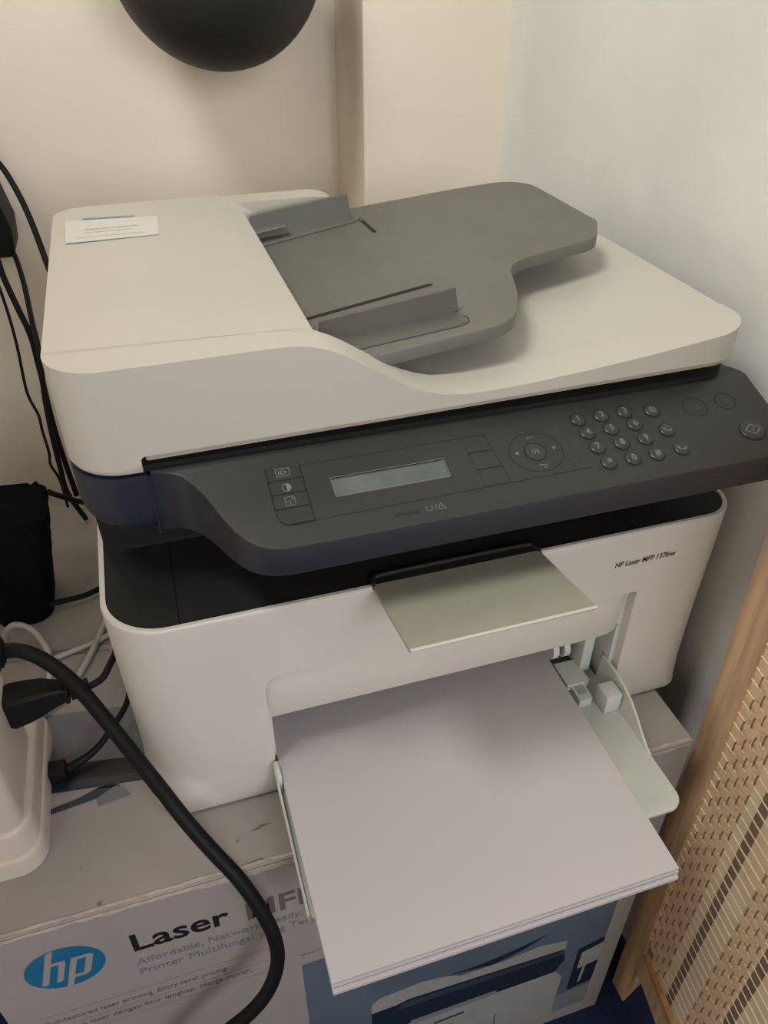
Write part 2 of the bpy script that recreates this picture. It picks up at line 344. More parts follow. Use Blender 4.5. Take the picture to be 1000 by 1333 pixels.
# dark deck, three plates with seams
def clip_outline(o, xa, xb):
    n = len(o); r = []
    for i in range(n):
        a, c = o[i], o[(i+1) % n]; ia = xa <= a[0] <= xb
        if ia: r.append(a)
        cr = []
        for xx in (xa, xb):
            if (a[0]-xx)*(c[0]-xx) < 0: tt = (xx-a[0])/(c[0]-a[0]); cr.append((tt, xx, a[1]+(c[1]-a[1])*tt))
        r += [(q[1], q[2]) for q in sorted(cr)]
    # keep crossing order along each edge
    return r
o3 = rpoly([(X0+3.9, YF+3.9, 32), (X1-3.9, YF+3.9, 22), (X1-3.9, 420, 0), (X0+3.9, 420, 0)], 10)
for xa, xb in ((-90, -14.5), (-13.7, 269.6), (270.3, 400)):
    link('deck_plate', prism(clip_outline(o3, xa, xb), -311, -305.6), M_dark, P)
link('deck_bed', prism(rpoly([(X0+6, YF+7, 30), (X1-6, YF+7, 22), (X1-6, 415, 0), (X0+6, 415, 0)]), -308.4, -306.5), M_void, P)
link('deck_riser', yzprism([(404, -305.6), (404, -300), (398, -262), (420, -262), (420, -305.6)], X0+5, X1-5), M_dark, P)
# dark slate scanner base
rings = []
for z, d in ((-264, 9.5), (-262.5, 6), (-259, 3), (-254, 1), (-247, 0), (-226, 0)):
    rings.append([(x, y, z) for x, y in rrect(-54+d, 358+d, 350-d, 648-d, (29, 4, 26, 26), 10)])
link('scanner_base', loft(rings), M_blue, P)
link('scanner_gap', prism(rrect(-50, 362, 346, 645, 24, 8), -226.5, -222), M_void, P)
link('base_seam', box(-15.6, -14.4, 357.2, 362, -263, -226), M_seam, P)
# control panel: slanted top plate of the front
SL = 0.33
def pz(x, y): return -244+SL*(y-300)
cp = [(-14.2, 358.6), (-11, 358.0), (-5, 356.2), (1, 352.6), (5.6, 347), (9.6, 340.5), (13.5, 332), (17.2, 323), (21, 315.5), (25.5, 308.8), (30.5, 304.2), (36.5, 301.2), (43, 300)]
cp += rpoly([(43, 300, 0), (352, 299, 12), (352.8, 359.5, 0), (-14.2, 359.5, 0)], 8)[1:]
rings = []
for k in range(3):
    tt = PI/2*k/2
    rings.append((1.2*(1-math.sin(tt)), -262+1.2*(1-math.cos(tt))))
link('panel_shelf', prism(rpoly([(-14.2, 359.5, 0), (352.8, 359.5, 0), (353, 367, 12), (341, 386, 8), (322, 390, 0), (-14.2, 390, 0)], 8), -262, -224.5), M_panel, P)
def shrink(o, d, cx=170, cy=345):
    return [(x-(d if x > cx+150 else -d if x < cx-100 else 0), y+(d if y < cy+8 else 0)) for x, y in o]
def ptop_z(x, y): return min(pz(x, y), -224.4)
rr = [[(x, y, -262) for x, y in shrink(cp, 0.9)], [(x, y, -261) for x, y in cp], [(x, y, ptop_z(x, y)-0.9) for x, y in cp], [(x, y, ptop_z(x, y)-0.2) for x, y in shrink(cp, 0.35)], [(x, y, ptop_z(x, y)) for x, y in shrink(cp, 1.0)]]
bm = loft(rr); 
pan = link('control_panel', bm, M_panel, P, 30, mats=[M_panel, M_skirt])
for pf in pan.data.polygons:
    if abs(pf.normal.z) < 0.5: pf.material_index = 1
boolean(pan, xzprism([(75.6, -200), (140.6, -200), (140.6, -238), (75.6, -238)], 324.0, 336.6) if False else loft([[(75.6, 323.8, pz(0, 323.8)-1.4), (140.2, 323.8, pz(0, 323.8)-1.4), (140.2, 336.4, pz(0, 336.4)-1.4), (75.6, 336.4, pz(0, 336.4)-1.4)], [(75.6, 323.8, -220), (140.2, 323.8, -220), (140.2, 336.4, -220), (75.6, 336.4, -220)]]))
def Q(x, y, l=0.12): return W(x, y-0.31*l, pz(x, y)+0.95*l)          # a point on the slanted face, l mm above it
def seam(name, segs, t=0.45, m=M_seam, par=pan, l=0.1):
    b = bmesh.new()
    for a, c in segs: line2d(b, a, c, t, lambda x, y: Q(x, y, l))
    return link(name, b, m, par, 0)
link('display_screen', poly2d(bmesh.new(), [(75.8, 324), (140, 324), (140, 336.2), (75.8, 336.2)], lambda x, y: Q(x, y, -0.9)), M_lcd, pan, 0)
seam('display_border', [((76.2, 324.6), (139.6, 324.6)), ((76.2, 336.3), (139.6, 336.3)), ((76.0, 324.4), (76.0, 336.4)), ((139.8, 324.4), (139.8, 336.4))], 0.35, M_leg, l=0.05)
seam('panel_seam', [((62, 347.5), (168.5, 347.5)), ((62, 312.8), (220, 314.0)), ((171, 313.6), (168.4, 347.8))], 0.42)
# soft keys at the left and right of the display
for i, (ya, yb) in enumerate(((340.0, 349.2), (331.4, 339.3), (322.6, 330.6), (313.0, 321.8))):
    out = rpoly([(43.6, ya, 0.6 if i < 3 else 5), (61.3, ya, 0.4), (61.6, yb, 0.4), (44.0, yb, 0.4 if i else 2)], 4)
    link('soft_key', loft([[tuple((x, y-0.0, pz(x, y)-0.5)) for x, y in out], [(x, y, pz(x, y)+0.35) for x, y in out]]), M_key, pan)
seam('key_gap', [((62.0, 312.6), (62.0, 349.2)), ((43.2, 339.6), (61.8, 339.6)), ((43.2, 331.0), (61.8, 331.0)), ((43.2, 322.2), (61.8, 322.2)), ((48.5, 312.5), (62.2, 312.5)), ((43.3, 318), (43.3, 349)), ((44.2, 315.2), (48.5, 312.6))], 0.5, l=0.36)
for (xa, xb, ya, yb) in ((154.2, 168.6, 337.0, 347.0), (155.2, 169.4, 325.4, 336.0), (156, 170.4, 314.4, 324.5)):
    out = rpoly([(xa, ya, 0.4), (xb, ya, 0.4), (xb-0.4, yb, 0.4), (xa, yb, 0.4)], 3)
    link('soft_key', loft([[(x, y, pz(x, y)-0.5) for x, y in out], [(x, y, pz(x, y)+0.2) for x, y in out]]), M_panel, pan)
seam('key_gap', [((153.8, 336.4), (168.8, 336.4)), ((155.0, 324.9), (169.8, 324.9))], 0.5, l=0.25)
# pictograms
b = bmesh.new(); q = lambda x, y: Q(x, y, 0.42)
for (a, c) in (((48.6, 342.2), (55.8, 342.2)), ((48.6, 347), (55.8, 347)), ((48.6, 342.2), (48.6, 347)), ((55.8, 342.2), (55.8, 347))): line2d(b, a, c, 0.35, q)
V, FF, _ = text_bm('ID', 2.4, 0.01, 0, 4.6); put2d(b, V, FF, lambda u, v: q(49.8+u, 343.4+v))
ring2d(b, 52.2, 334.9, 2.1, 0.4, q)
poly2d(b, [(52.2, 332.8)]+[(52.2+2.2*math.cos(a), 334.9+2.2*math.sin(a)) for a in [-PI/2+PI*k/10 for k in range(11)]], q)
for (a, c) in (((49.6, 323.8), (54.6, 323.8)), ((49.6, 329), (54.6, 329)), ((49.6, 323.8), (49.6, 329)), ((54.6, 323.8), (54.6, 329)), ((49.6, 326.4), (52.1, 326.4)), ((52.1, 323.8), (52.1, 326.4)), ((52.6, 327), (54, 328.4))): line2d(b, a, c, 0.35, q)
link('pictogram', b, M_leg, pan, 0)
b = bmesh.new(); V, FF, _ = text_bm('Wireless', 2.6, 0.01, 0, 14); put2d(b, V, FF, lambda u, v: Q(101.6+u, 305.6+v, 0.12)); link('faint_lettering', b, M_seam, pan, 0)
b = bmesh.new(); q = lambda x, y: Q(x, y, 0.12)
ring2d(b, 121.5, 307.3, 1.5, 0.3, q, a0=PI*0.65, a1=PI*2.3); line2d(b, (124.3, 305.8), (126.1, 309.2), 0.3, q)
for a, c in (((126.2, 305.8), (130.4, 305.8)), ((126.2, 305.8), (128.3, 309.4)), ((130.4, 305.8), (128.3, 309.4)), ((128.3, 306.6), (128.3, 308))): line2d(b, a, c, 0.35, q)
link('pictogram', b, M_leg, pan, 0)
# navigation ring and round keys
def disc_key(name, x, y, r, h=1.0, m=M_key, sy=1.0):
    n = 28; rg = []
    for rr_, hh in ((r+0.1, -0.4), (r, h*0.55), (r-0.5, h*0.9), (r-1.2, h)):
        rg.append([(x+rr_*math.cos(2*PI*k/n), y+sy*rr_*math.sin(2*PI*k/n)-0.31*hh, pz(x, y+sy*rr_*math.sin(2*PI*k/n))+0.95*hh) for k in range(n)])
    return link(name, loft(rg), m, pan)
b = bmesh.new(); ring2d(b, 193.2, 330.0, 15.6, 0.45, lambda x, y: Q(x, 330+(y-330)*0.84, 0.1), n=40); ring2d(b, 192.8, 330.3, 6.2, 0.5, lambda x, y: Q(x, 330.3+(y-330.3)*0.95, 0.1)); link('navigation_ring', b, M_seam, pan, 0)
disc_key('ok_key', 192.8, 330.3, 5.9, 0.7)
b = bmesh.new(); V, FF, _ = text_bm('OK', 2.7, 0.012, 0, 5.2); put2d(b, V, FF, lambda u, v: Q(190.2+u, 328.6+v, 0.85)); link('key_legend', b, M_leg, pan, 0)
b = bmesh.new(); q = lambda x, y: Q(x, y, 0.14)
poly2d(b, [(180.4, 331.2), (182.6, 329.9), (182.6, 332.5)], q); poly2d(b, [(205.9, 331), (203.7, 329.7), (203.7, 332.3)], q)
for k in (-1.7, 0, 1.7): poly2d(b, [(193.6+k+0.42*math.cos(a), 340.2+0.42*math.sin(a)) for a in [2*PI*j/8 for j in range(8)]], q)
line2d(b, (191.6, 321.2), (195.2, 321.2), 0.35, q); line2d(b, (195.2, 321.2), (195.2, 319.4), 0.35, q); line2d(b, (195.2, 319.4), (192.8, 319.4), 0.35, q); poly2d(b, [(191, 321.2), (192.4, 320.3), (192.4, 322.1)], q)
link('key_legend', b, M_leg, pan, 0)
seam('panel_seam', [((212.5, 316), (210.6, 347.0)), ], 0.3, M_legd)
keys = [('1', 227.4, 347.0), ('2', 242.6, 347.0), ('3', 257.9, 347.0), ('B', 275.2, 344.4), ('4', 228.4, 336.8), ('5', 243.8, 336.8), ('6', 259.6, 337.1), ('R', 276.9, 329.3), ('7', 229.5, 326.0), ('8', 245.0, 326.0), ('9', 260.7, 326.1), ('*', 231.1, 314.9), ('0', 246.4, 314.6), ('#', 261.8, 314.7), ('C', 278.4, 315.3)]
small = {'2': 'abc', '3': 'def', '4': 'ghi', '5': 'jkl', '6': 'mno', '7': 'pqrs', '8': 'tuv', '9': 'wxyz'}
bs = bmesh.new()
for s, x, y in keys:
    disc_key('keypad_key', x, y, 4.5, 1.3)
    ring2d(bs, x, y-0.3, 4.6, 0.5, lambda u, v: Q(u, v, 0.06), n=24, a0=PI*1.05, a1=PI*1.95)
    b = bmesh.new(); q = lambda u, v: Q(u, v, 1.42)
    if s in '0123456789#*':
        V, FF, wd = text_bm(s, 3.9 if s != '*' else 4.4, 0.018); put2d(b, V, FF, lambda u, v: q(x-wd/2+u+0.3, y-(1.7 if s != '*' else 2.6)+v))
    elif s == 'B':
        for a, c in (((-1.7, -1.6), (1.7, -1.6)), ((-1.7, 1.6), (1.7, 1.6)), ((-1.7, -1.6), (-1.7, 1.6)), ((1.7, -1.6), (1.7, 1.6)), ((-0.6, -1.6), (-0.6, 1.6)), ((-0.6, 0.4), (1.7, 0.4)), ((-0.6, -0.6), (1.7, -0.6))): line2d(b, (x+a[0], y+a[1]), (x+c[0], y+c[1]), 0.4, q)
    else:
        ring2d(b, x+0.4, y+2.2, 3.0, 0.75, q, n=10, a0=PI*1.18, a1=PI*1.72)
        poly2d(b, [(x-2.9, y+0.4), (x-1.8, y-0.4), (x-1.2, y+0.6), (x-2.3, y+1.3)], q); poly2d(b, [(x+0.6, y-1.6), (x+1.6, y-1.9), (x+2.1, y-0.8), (x+1.1, y-0.4)], q)
        if s == 'R': ring2d(b, x+0.6, y+1.0, 1.2, 0.35, q, n=8, a0=0, a1=PI)
    link('key_legend', b, M_leg, pan, 0)
    if s in small:
        b = bmesh.new(); V, FF, wd = text_bm(small[s], 1.1); put2d(b, V, FF, lambda u, v: Q(x-wd/2+u-3.0, y+4.7+v, 0.12)); link('faint_lettering', b, M_legd, pan, 0)
for x, y, r, h in ((304, 342, 7.4, 0.03), (325.7, 342.6, 6.4, 0.03), (329.2, 318.8, 7.8, 1.2)):
    disc_key('round_button', x, y, r, h, M_panel if h < 1 else M_key, 0.9)
    ring2d(bs, x, y, r+0.1, 0.5, lambda u, v: Q(u, y+(v-y)*0.9, 0.1), n=32, a0=0 if h < 1 else PI, a1=2*PI if h < 1 else PI*2.02)
link('key_gap', bs, M_seam, pan, 0)
b = bmesh.new(); q = lambda u, v: Q(u, v, 1.35); x, y = 329.2, 318.8
D = [(x-5.2, y), (x, y+3.6), (x+5.2, y), (x, y-3.6)]
for i in range(4): line2d(b, D[i], D[(i+1) % 4], 0.6, q)
line2d(b, (x-1, y-1.2), (x+1.2, y+1.3), 0.5, q); link('start_symbol', b, M_leg, pan, 0)
b = bmesh.new()
line2d(b, (302.5, 340), (307, 340), 0.35, lambda u, v: Q(u, v, 0.3)); line2d(b, (302.5, 340), (304.6, 343.4), 0.35, lambda u, v: Q(u, v, 0.3)); line2d(b, (307, 340), (304.6, 343.4), 0.35, lambda u, v: Q(u, v, 0.3))
ring2d(b, 325.7, 342.6, 1.6, 0.3, lambda u, v: Q(u, v, 0.3)); link('faint_symbol', b, M_legd, pan, 0)
pan['label'] = 'dark grey slanted control panel with keypad and small display'
# ---- scanner lid with the feeder hump, dip and rising right side
prof = [(-54, -165.8), (20, -165.4), (56, -165.0), (66, -165.4), (74, -166.6), (82, -169.2), (90, -173.0), (98, -177.8), (106, -183.3), (114, -188.8), (122, -193.9), (130, -198.4), (138, -202.0), (147, -204.8), (158, -206.4), (170, -206.9), (186, -206.6), (204, -205.8), (240, -203.1), (278, -199.6), (319, -194.6), (350, -190.6)]
lid = link('scanner_lid', xzprism([(-54, -224.2), (350, -224.2)]+prof[::-1], 358, 648), M_white, P)
rg = []
for z, d in ((-230, 1.2), (-224.0, 1.2), (-221, 0.0), (-150, 0.0)): rg.append([(x, y, z) for x, y in rrect(-54+d, 358+d, 350-d, 648-d, (28, 26, 30, 24), 14)])
boolean(lid, loft(rg), 'INTERSECT')
low = [(81, -150), (81, -207.5), (150, -207.6), (170, -207.9), (204, -206.6), (240, -203.9), (278, -200.4), (319, -195.4), (352, -191.2), (352, -150)]
boolean(lid, loft([[(x, 383+max(0, x-190)*0.07, z) for x, z in low], [(x, 623+max(0, x-190)*0.16, z) for x, z in low]]))
boolean(lid, xzprism([(-17.2, -216.2), (-15.5, -214.6), (120, -213.6), (360, -210.6), (360, -240), (-17.2, -240)], 340, 700))
soften(lid, 0.9, 2, 40); wnorm(lid)
link('lid_underside', prism(rrect(-15.0, 359.8, 346.5, 645, (2, 23, 24, 20), 10), lambda x, y: -218.0+x*0.0115, -208.0), M_under, P)
seam_b = bmesh.new(); line2d(seam_b, (-53.6, 386.6), (80.6, 377.6), 0.35, lambda x, y: W(x, y, -165.0)); link('lid_seam', seam_b, M_stg, P, 0)
link('rear_rim', xzprism([(60, -205), (60, -165.5), (138, -165.7), (147, -166.8), (154, -169.8), (159, -175), (161, -182), (161, -205)], 624, 646.3), M_white, P)
# paper guide tray of the feeder
def tz(x, y): return -166.6+0.1*(x-320)
to = rpoly([(82, 388, 0), (119, 380.6, 0), (165, 382.2, 0), (200, 383.2, 26), (217.5, 419, 40), (232.5, 466, 26), (270, 471.5, 30), (303, 475.5, 16), (319.5, 505, 14), (319.5, 632, 34), (260, 638, 0), (166, 640, 10), (160, 621, 6), (82, 621, 0)], 8)
ft = link('feeder_tray', prism(to, lambda x, y: tz(x, y)-8.5, tz, ch=0.8, chb=0.8), M_feed, P)
ft['label'] = 'grey document feeder tray with two sliding guides'
def TZ(x, y, l=0.15): return W(x, y, tz(x, y)+l)
b = bmesh.new()
poly2d(b, [(91, 444.4), (172, 454.9), (175, 455.3), (176.6, 457), (175, 459), (172, 459.1), (91, 448.6)], lambda x, y: TZ(x, y, 0.12))
link('slider_slot', b, M_seam, ft, 0); b = bmesh.new()
line2d(b, (171.5, 605), (172.8, 572), 3.2, lambda x, y: TZ(x, y, 0.12))
link('slider_slot', b, M_seam, ft, 0)
b = bmesh.new(); pts = [(96, 391.4), (168, 391.6), (173, 392.8), (176.2, 396), (177.0, 401), (175.4, 406)]
for a, c in zip(pts, pts[1:]): line2d(b, a, c, 0.8, lambda x, y: TZ(x, y, 0.12))
link('guide_outline', b, M_seam, ft, 0); b = bmesh.new()
pts = [(88.5, 588.6), (164, 603.6), (170.5, 606.5), (172, 611)]
for a, c in zip(pts, pts[1:]): line2d(b, a, c, 0.8, lambda x, y: TZ(x, y, 0.12))
link('guide_outline', b, M_seam, ft, 0)
# paper guides: raised walls on a foot
gb = prism(rpoly([(83, 590, 0), (163, 605, 3), (171, 607, 5), (171, 619, 5), (83, 619, 0)]), lambda x, y: tz(x, y)-1, lambda x, y: tz(x, y)+1.1, ch=0.6)
loft([[(85, 606, tz(85, 0)), (164, 606, tz(164, 0)), (164, 609.4, tz(164, 0)), (85, 609.4, tz(85, 0))], [(85, 606.4, -171.0), (161.0, 606.4, -160.6), (161.0, 608.6, -160.6), (85, 608.6, -171.0)]], gb)
loft([[(86, 594, -181.5), (110, 595, -178.6), (110, 607, -178.6), (86, 607, -181.5)], [(86, 594.5, -180.2), (110, 595.5, -177.3), (110, 607, -177.3), (86, 607, -180.2)]], gb)
soften(link('paper_guide', gb, M_feed, ft), 0.6)
gb = prism(rpoly([(84, 392.6, 0), (169, 392.8, 5), (175.4, 397, 6), (175.4, 407, 4), (168, 414, 2), (84, 414, 0)]), lambda x, y: tz(x, y)-1, lambda x, y: tz(x, y)+0.9, ch=0.6)
loft([[(90, 410.6, tz(90, 0)), (175.5, 410.6, tz(175, 0)), (175.5, 413.6, tz(175, 0)), (90, 413.6, tz(90, 0))], [(91, 411.2, -176.4), (173.2, 411.2, -166.2), (173.2, 413.2, -166.2), (91, 413.2, -176.4)]], gb)
soften(link('paper_guide', gb, M_feed2, ft), 0.6)
# sticker
def LZ(x, y, l=0.1): return W(x, y, -165.62+l)
stk = link('lid_sticker', poly2d(bmesh.new(), rpoly([(-44.2, 558.8, 1), (15.7, 560.4, 1), (18.2, 606.5, 1), (-45.4, 612.4, 1)], 3), lambda x, y: LZ(x, y, 0.25)), M_sticker, P, 0)
b = bmesh.new(); line2d(b, (-44.0, 559.4), (15.7, 561.0), 1.5, lambda x, y: LZ(x, y, 0.4)); line2d(b, (-33.5, 614.0), (2.8, 610.6), 3.6, lambda x, y: LZ(x, y, 0.4)); link('blue_stripe', b, M_stb, stk, 0)
b = bmesh.new()
for (x, y, wd, h_, s) in ((-31, 586.0, 35, 3.2, 'Register your product today'), (-31, 579.0, 30, 2.6, 'for support and services'), (-38, 569.0, 46, 2.2, 'Daftarkan produk Anda sekarang juga')):
    V, FF, _ = text_bm(s, h_, 0.0, 0, wd); put2d(b, V, FF, lambda u, v: LZ(x+u, y+v+0.0*u, 0.45))
link('sticker_lettering', b, M_stg, stk, 0)
# front cover over the paper bay, curving in at its right end
cv = []
for x, dd in ((27.4, 0), (28, 0), (29, 0), (31, 0), (34, 0), (38.5, 0), (240, 0), (262, 0.4), (270, 1.3), (275.5, 3.0), (279, 5.5), (280.6, 9)): cv.append((x, dd))
bm = bmesh.new(); rows = []
for x, dd in cv:
    zt = -358.0-(11-math.sqrt(max(0, 121-max(0, 38-x)**2)))
    rows.append([(x, 325.6+dd, zt), (x, 325.3+dd, zt-0.8), (x, 328.2+dd, -398.6), (x, 329.0+dd, -400.6), (x, 330.5+dd, -401.2), (x, 340, -401.2), (x, 340, zt)])
bm = loft(rows); link('front_cover', bm, M_whiteb, P)
# output flap lying out of the deck
fl = [[(x, y, z) for x, y, z in ((xx, 330, -306.2), (xx, 323, -305.3), (xx, 266, -294.4), (xx, 262.4, -293.4), (xx, 261.4, -294.6), (xx, 262.6, -296.6), (xx, 322, -308.2), (xx, 330, -308.6))] for xx in (96.2, 203.4)]
fo = link('output_flap', loft(fl), M_flap, P)
fo['label'] = 'beige grey output flap'
link('flap_lip', tube([(96.6, 261.9, -294.3), (203.0, 261.9, -293.9)], 1.0, sub=1), M_white, fo)
link('flap_frame', tube([(96, 326.5, -304.4), (97.5, 331, -304.4), (104, 333.6, -304.4), (150, 334, -304.4), (196, 333.6, -304.4), (201, 331, -304.4), (203.2, 326.5, -304.4)], 1.5), M_dark, P)
# model name on the right of the front
b = bmesh.new(); V, FF, _ = text_bm('HP Laser MFP 137fnw', 4.3, 0.012, 0.12, 45.5); put2d(b, V, FF, lambda u, v: W(258.6+u, 323.7, -331.2+v)); link('model_lettering', b, M_ink, P, 0)
# inside of the paper bay
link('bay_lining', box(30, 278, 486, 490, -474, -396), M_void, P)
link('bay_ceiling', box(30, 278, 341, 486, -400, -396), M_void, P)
for x in (236.4, 245.4):
    n = 24; link('feed_roller', loft([[(xx, 350+9.5*math.cos(2*PI*k/n), -423+9.5*math.sin(2*PI*k/n)) for k in range(n)] for xx in (x, x+4.6)]), M_blu2, P)
link('bay_ledge', prism(rpoly([(243.5, 327, 0), (262, 327, 1), (261, 349, 2), (243.5, 349, 0)]), -449, -443), M_blu2, P)
gb = box(260, 268.5, 339, 366, -447, -400, b=1.2); box(268.5, 279.2, 352, 356, -452, -397, gb); link('bay_side_frame', gb, M_blu2, P)
link('bay_wall', box(277.2, 279.2, 331, 371, -474, -397), M_blu2, P)
gb = box(276.6, 277.4, 331, 339, -441, -429); link('latch_slot', gb, M_stg, P); link('latch', box(275.4, 277.3, 332, 337, -439, -431.5, b=0.4), M_white, P)
# pull-out paper tray
def TR(x0, x1): return rpoly([(x0, 221.5, 9), (x1, 221.5, 11), (x1, 480, 0), (x0, 480, 0)], 8)
tr = link('paper_tray', prism(TR(25.2, 274), -454.5, -452, ch=0.8), M_tray, P)
# rims: left rail low and long, right rail high near the printer and sinking to the front
bm = bmesh.new(); rows = []
for y, h_ in ((224, -450), (240, -449.4), (270, -448), (305, -446), (316, -441), (330, -439), (355, -439)):
    rows.append([(25.0, y, -454), (26.4, y, -454), (26.4, y, h_), (25.0, y, h_)])
loft(rows, bm); link('tray_rim', bm, M_tray, tr)
bm = bmesh.new(); rows = []
for y, h_ in ((262, -451.2), (268, -450), (276, -446.5), (286, -441), (296, -436), (306, -432), (320, -430), (336, -430)):
    k = min(1, max(0, (y-262)/30)); rows.append([(271.6+k*1.2, y, -454), (273.8+k*3.0, y, -454), (273.8+k*3.2, y, h_), (272.0+k*3.2, y, h_)])
loft(rows, bm); link('tray_rim', bm, M_tray, tr)
gb = box(260.5, 273, 302, 316.5, -452, -435, b=1.0); link('tray_stop', gb, M_blu2, tr)
gb = prism(rpoly([(246.5, 313, 1.5), (257, 313, 1.5), (257, 328, 1.5), (246.5, 328, 1.5)], 4), -452, -445); link('tray_catch', gb, M_blu2, tr)
link('catch_slot', box(248.5, 255.5, 318.5, 326.5, -445.3, -444.8), M_stg, tr)
link('tray_catch', box(25.6, 28.6, 309, 322, -452, -436.0, b=0.6), M_blu2, tr)
# ------------------------------------------------------------------ paper
PS = empty('paper_stack', W(135, 270, -451.8), 'stack of blank white paper in the printer tray, jutting out over its front edge', 'paper')
random.seed(11); NS = 16; z = -451.7
for i in range(NS):
    zz = z+i*0.665; dx = random.uniform(-0.2, 0.5); dy = random.uniform(-0.6, 1.6)+(-2.2 if i < 7 else 0)
    if i == NS-1: dx = dy = 0
    x0, x1, y0 = 29.0+dx, 239.0+dx, 182.0+dy
    rg = []
    for j in range(7):
        yy_ = y0+(474-y0)*j/6; sk = 0.9*(1-j/6)
        drop = 0.0
        rg.append([(x0-0.2+0.6*j/6, yy_, zz), (x1-0.2+4.5*j/6, yy_, zz), (x1-0.2+4.5*j/6, yy_, zz+0.62), (x0-0.2+0.6*j/6, yy_, zz+0.62)])
    link('sheet', loft(rg), M_paper if i > 2 else M_papere, PS, 0)
# ------------------------------------------------------------------ power strip, adapter block and plugs
ST = empty('power_strip', W(-146, 380, -475), 'ivory white rounded power strip lying on the box at the left edge', 'power strip')
link('base', prism(rrect(-170, 314.5, -122.4, 432, (6, 17, 12, 6), 10), -475, -458, ch=3), M_strip, ST)
link('housing', prism(rrect(-167, 318.5, -124.2, 430, (6, 16, 12, 6), 10), -459, -437, ch=3.5), M_strip, ST)
AD = prism(rrect(-165, 322, -128.6, 398, (8, 9, 8, 8), 8), -436.8, -374, ch=5)
AO = tag(link('plug_adapter', AD, M_strip), 'ivory white block adapter on the power strip, at the left edge', 'adapter')
AO.data.transform(Matrix.Translation(-W(-147, 360, -436.8))); AO.location = W(-147, 360, -436.8)
def cable(name, pts, r, m, label, group=None, cat='cable', seg=10):
    o = link(name, tube(pts, r, seg=seg), m); tag(o, label, cat, group); return o
def plug(name, rows, m, parent=None):
    """rows: centre (x, y, z), half height, half depth"""
    rg = []
    for (x, y, z), hh, hd in rows:
        rg.append([(x, y+hd*cx_, z+hh*cz_) for cx_, cz_ in [(-1, -0.8), (-0.8, -1), (0.8, -1), (1, -0.8), (1, 0.8), (0.8, 1), (-0.8, 1), (-1, 0.8)]])
    return link(name, loft(rg), m, parent)
PL = empty('power_plug', W(-131, 378, -395), 'black tapered plug in the ivory adapter, its thin lead running behind the printer', 'plug')
plug('plug_body', [((-128.4, 378, -391), 11.5, 9), ((-126, 378, -390.8), 12.5, 10), ((-116, 378, -389.5), 11.5, 9.5), ((-106, 377, -387), 9.3, 8.5), ((-98, 376, -385.5), 6.8, 6.5), ((-93, 375.5, -385), 5.6, 5.4)], M_black, PL)
for k in range(4): plug('strain_relief', [((-92+4*k-1.3, 375, -386+k*0.8), 6.0-0.8*k, 5.6-0.8*k), ((-92+4*k+1.3, 375, -385.6+k*0.8), 5.8-0.8*k, 5.8-0.8*k)], M_black, PL)
link('lead', tube([(-93, 375, -386), (-84, 373, -384), (-76, 373, -382.5), (-69, 376, -381), (-64.4, 382, -378), (-60.8, 395, -380.6), (-60.5, 420, -392)], 2.2), M_cable, PL)
PC = empty('power_cable', W(-20, 290, -475), 'thick black power cord with ribbed connector, arching in front of the printer and the box', 'cord')
link('cable', tube([(-166, 418, -372), (-150, 411, -365), (-126.0, 400.0, -362.9), (-112.2, 392.0, -359.9), (-98.9, 384.0, -365.6), (-83.7, 368.0, -375.4), (-69.6, 350.0, -393.8), (-58.3, 334.0, -408.3), (-47.5, 314.0, -413.5), (-34.1, 295.0, -432.0), (-21.9, 281.0, -449.5), (-9.5, 268.0, -466.4), (-0.4, 257.0, -486.5), (5.2, 248.0, -508.2), (4.7, 243.0, -533), (-4.3, 240.0, -560.5), (-19.2, 238.0, -580), (-41, 238.0, -600), (-70, 242, -640), (-100, 250, -720)], 4.7, seg=14), M_cable, PC)
CN = PC
plug('connector_body', [((-160, 415, -367), 9, 9), ((-138, 405, -364.5), 9, 9), ((-126.5, 400, -363), 8.5, 8.5), ((-124, 399, -362.6), 5.5, 5.5)], M_black, CN)
for k in range(4): plug('grip_rib', [((-142+4*k, 407-1.8*k, -365+0.4*k), 9.8, 9.8), ((-140.4+4*k, 406.4-1.8*k, -364.9+0.4*k), 9.8, 9.8)], M_black, CN)
SC = empty('small_connector', W(-118, 384, -475), 'small black cable connector lying on the box beside the power strip', 'connector')
link('connector_body', box(-128.6, -111.0, 377, 389, -474.6, -463.5, b=1), M_black, SC)
link('lead', tube([(-112, 383, -469), (-105.2, 386.0, -469.5), (-90.8, 392.0, -465.8), (-76.8, 402.0, -457.7), (-65.9, 415.0, -451.4), (-60.5, 425, -440)], [4.2, 3.2, 2.4, 2.2, 2.1, 2.1]), M_cable, SC)
# ------------------------------------------------------------------ black pouch, hanging adapter and cables behind
bm = bmesh.new(); random.seed(5); rg = []
for k in range(15):
    t = k/14; z = -474.5+t*(100); ox = 17*t
    n = 30; r = []
    for x, y in rrect(-170+ox*0.3, 548, -124.5+ox, 612, 16, 7): r.append((x+random.uniform(-1.2, 1.2)*t, y+random.uniform(-1, 1)*t, z+(random.uniform(-3, 3) if k == 14 else random.uniform(-1, 1) if k else 0)))
    rg.append(r)
loft(rg, bm); po = link('black_pouch', bm, M_cloth, None, 60); tag(po, 'black fabric pouch with rumpled top, standing on the box behind the power strip', 'bag')
HB = empty('wall_adapter', W(-125, 936, -235), 'black power adapter on the wall at the left edge, above the printer cables', 'adapter')
rg = []
for y, d in ((868, 3), (872, 0), (925, 0), (935.9, 1)): rg.append([(x, y, z) for x, z in rpoly([(-190+d, -266+d, 6), (-119-d, -266+d, 6), (-116-d, -240, 3), (-128-d, -175-d, 6), (-190+d, -175-d, 6)], 4)])
link('adapter_body', loft(rg), M_black, HB)
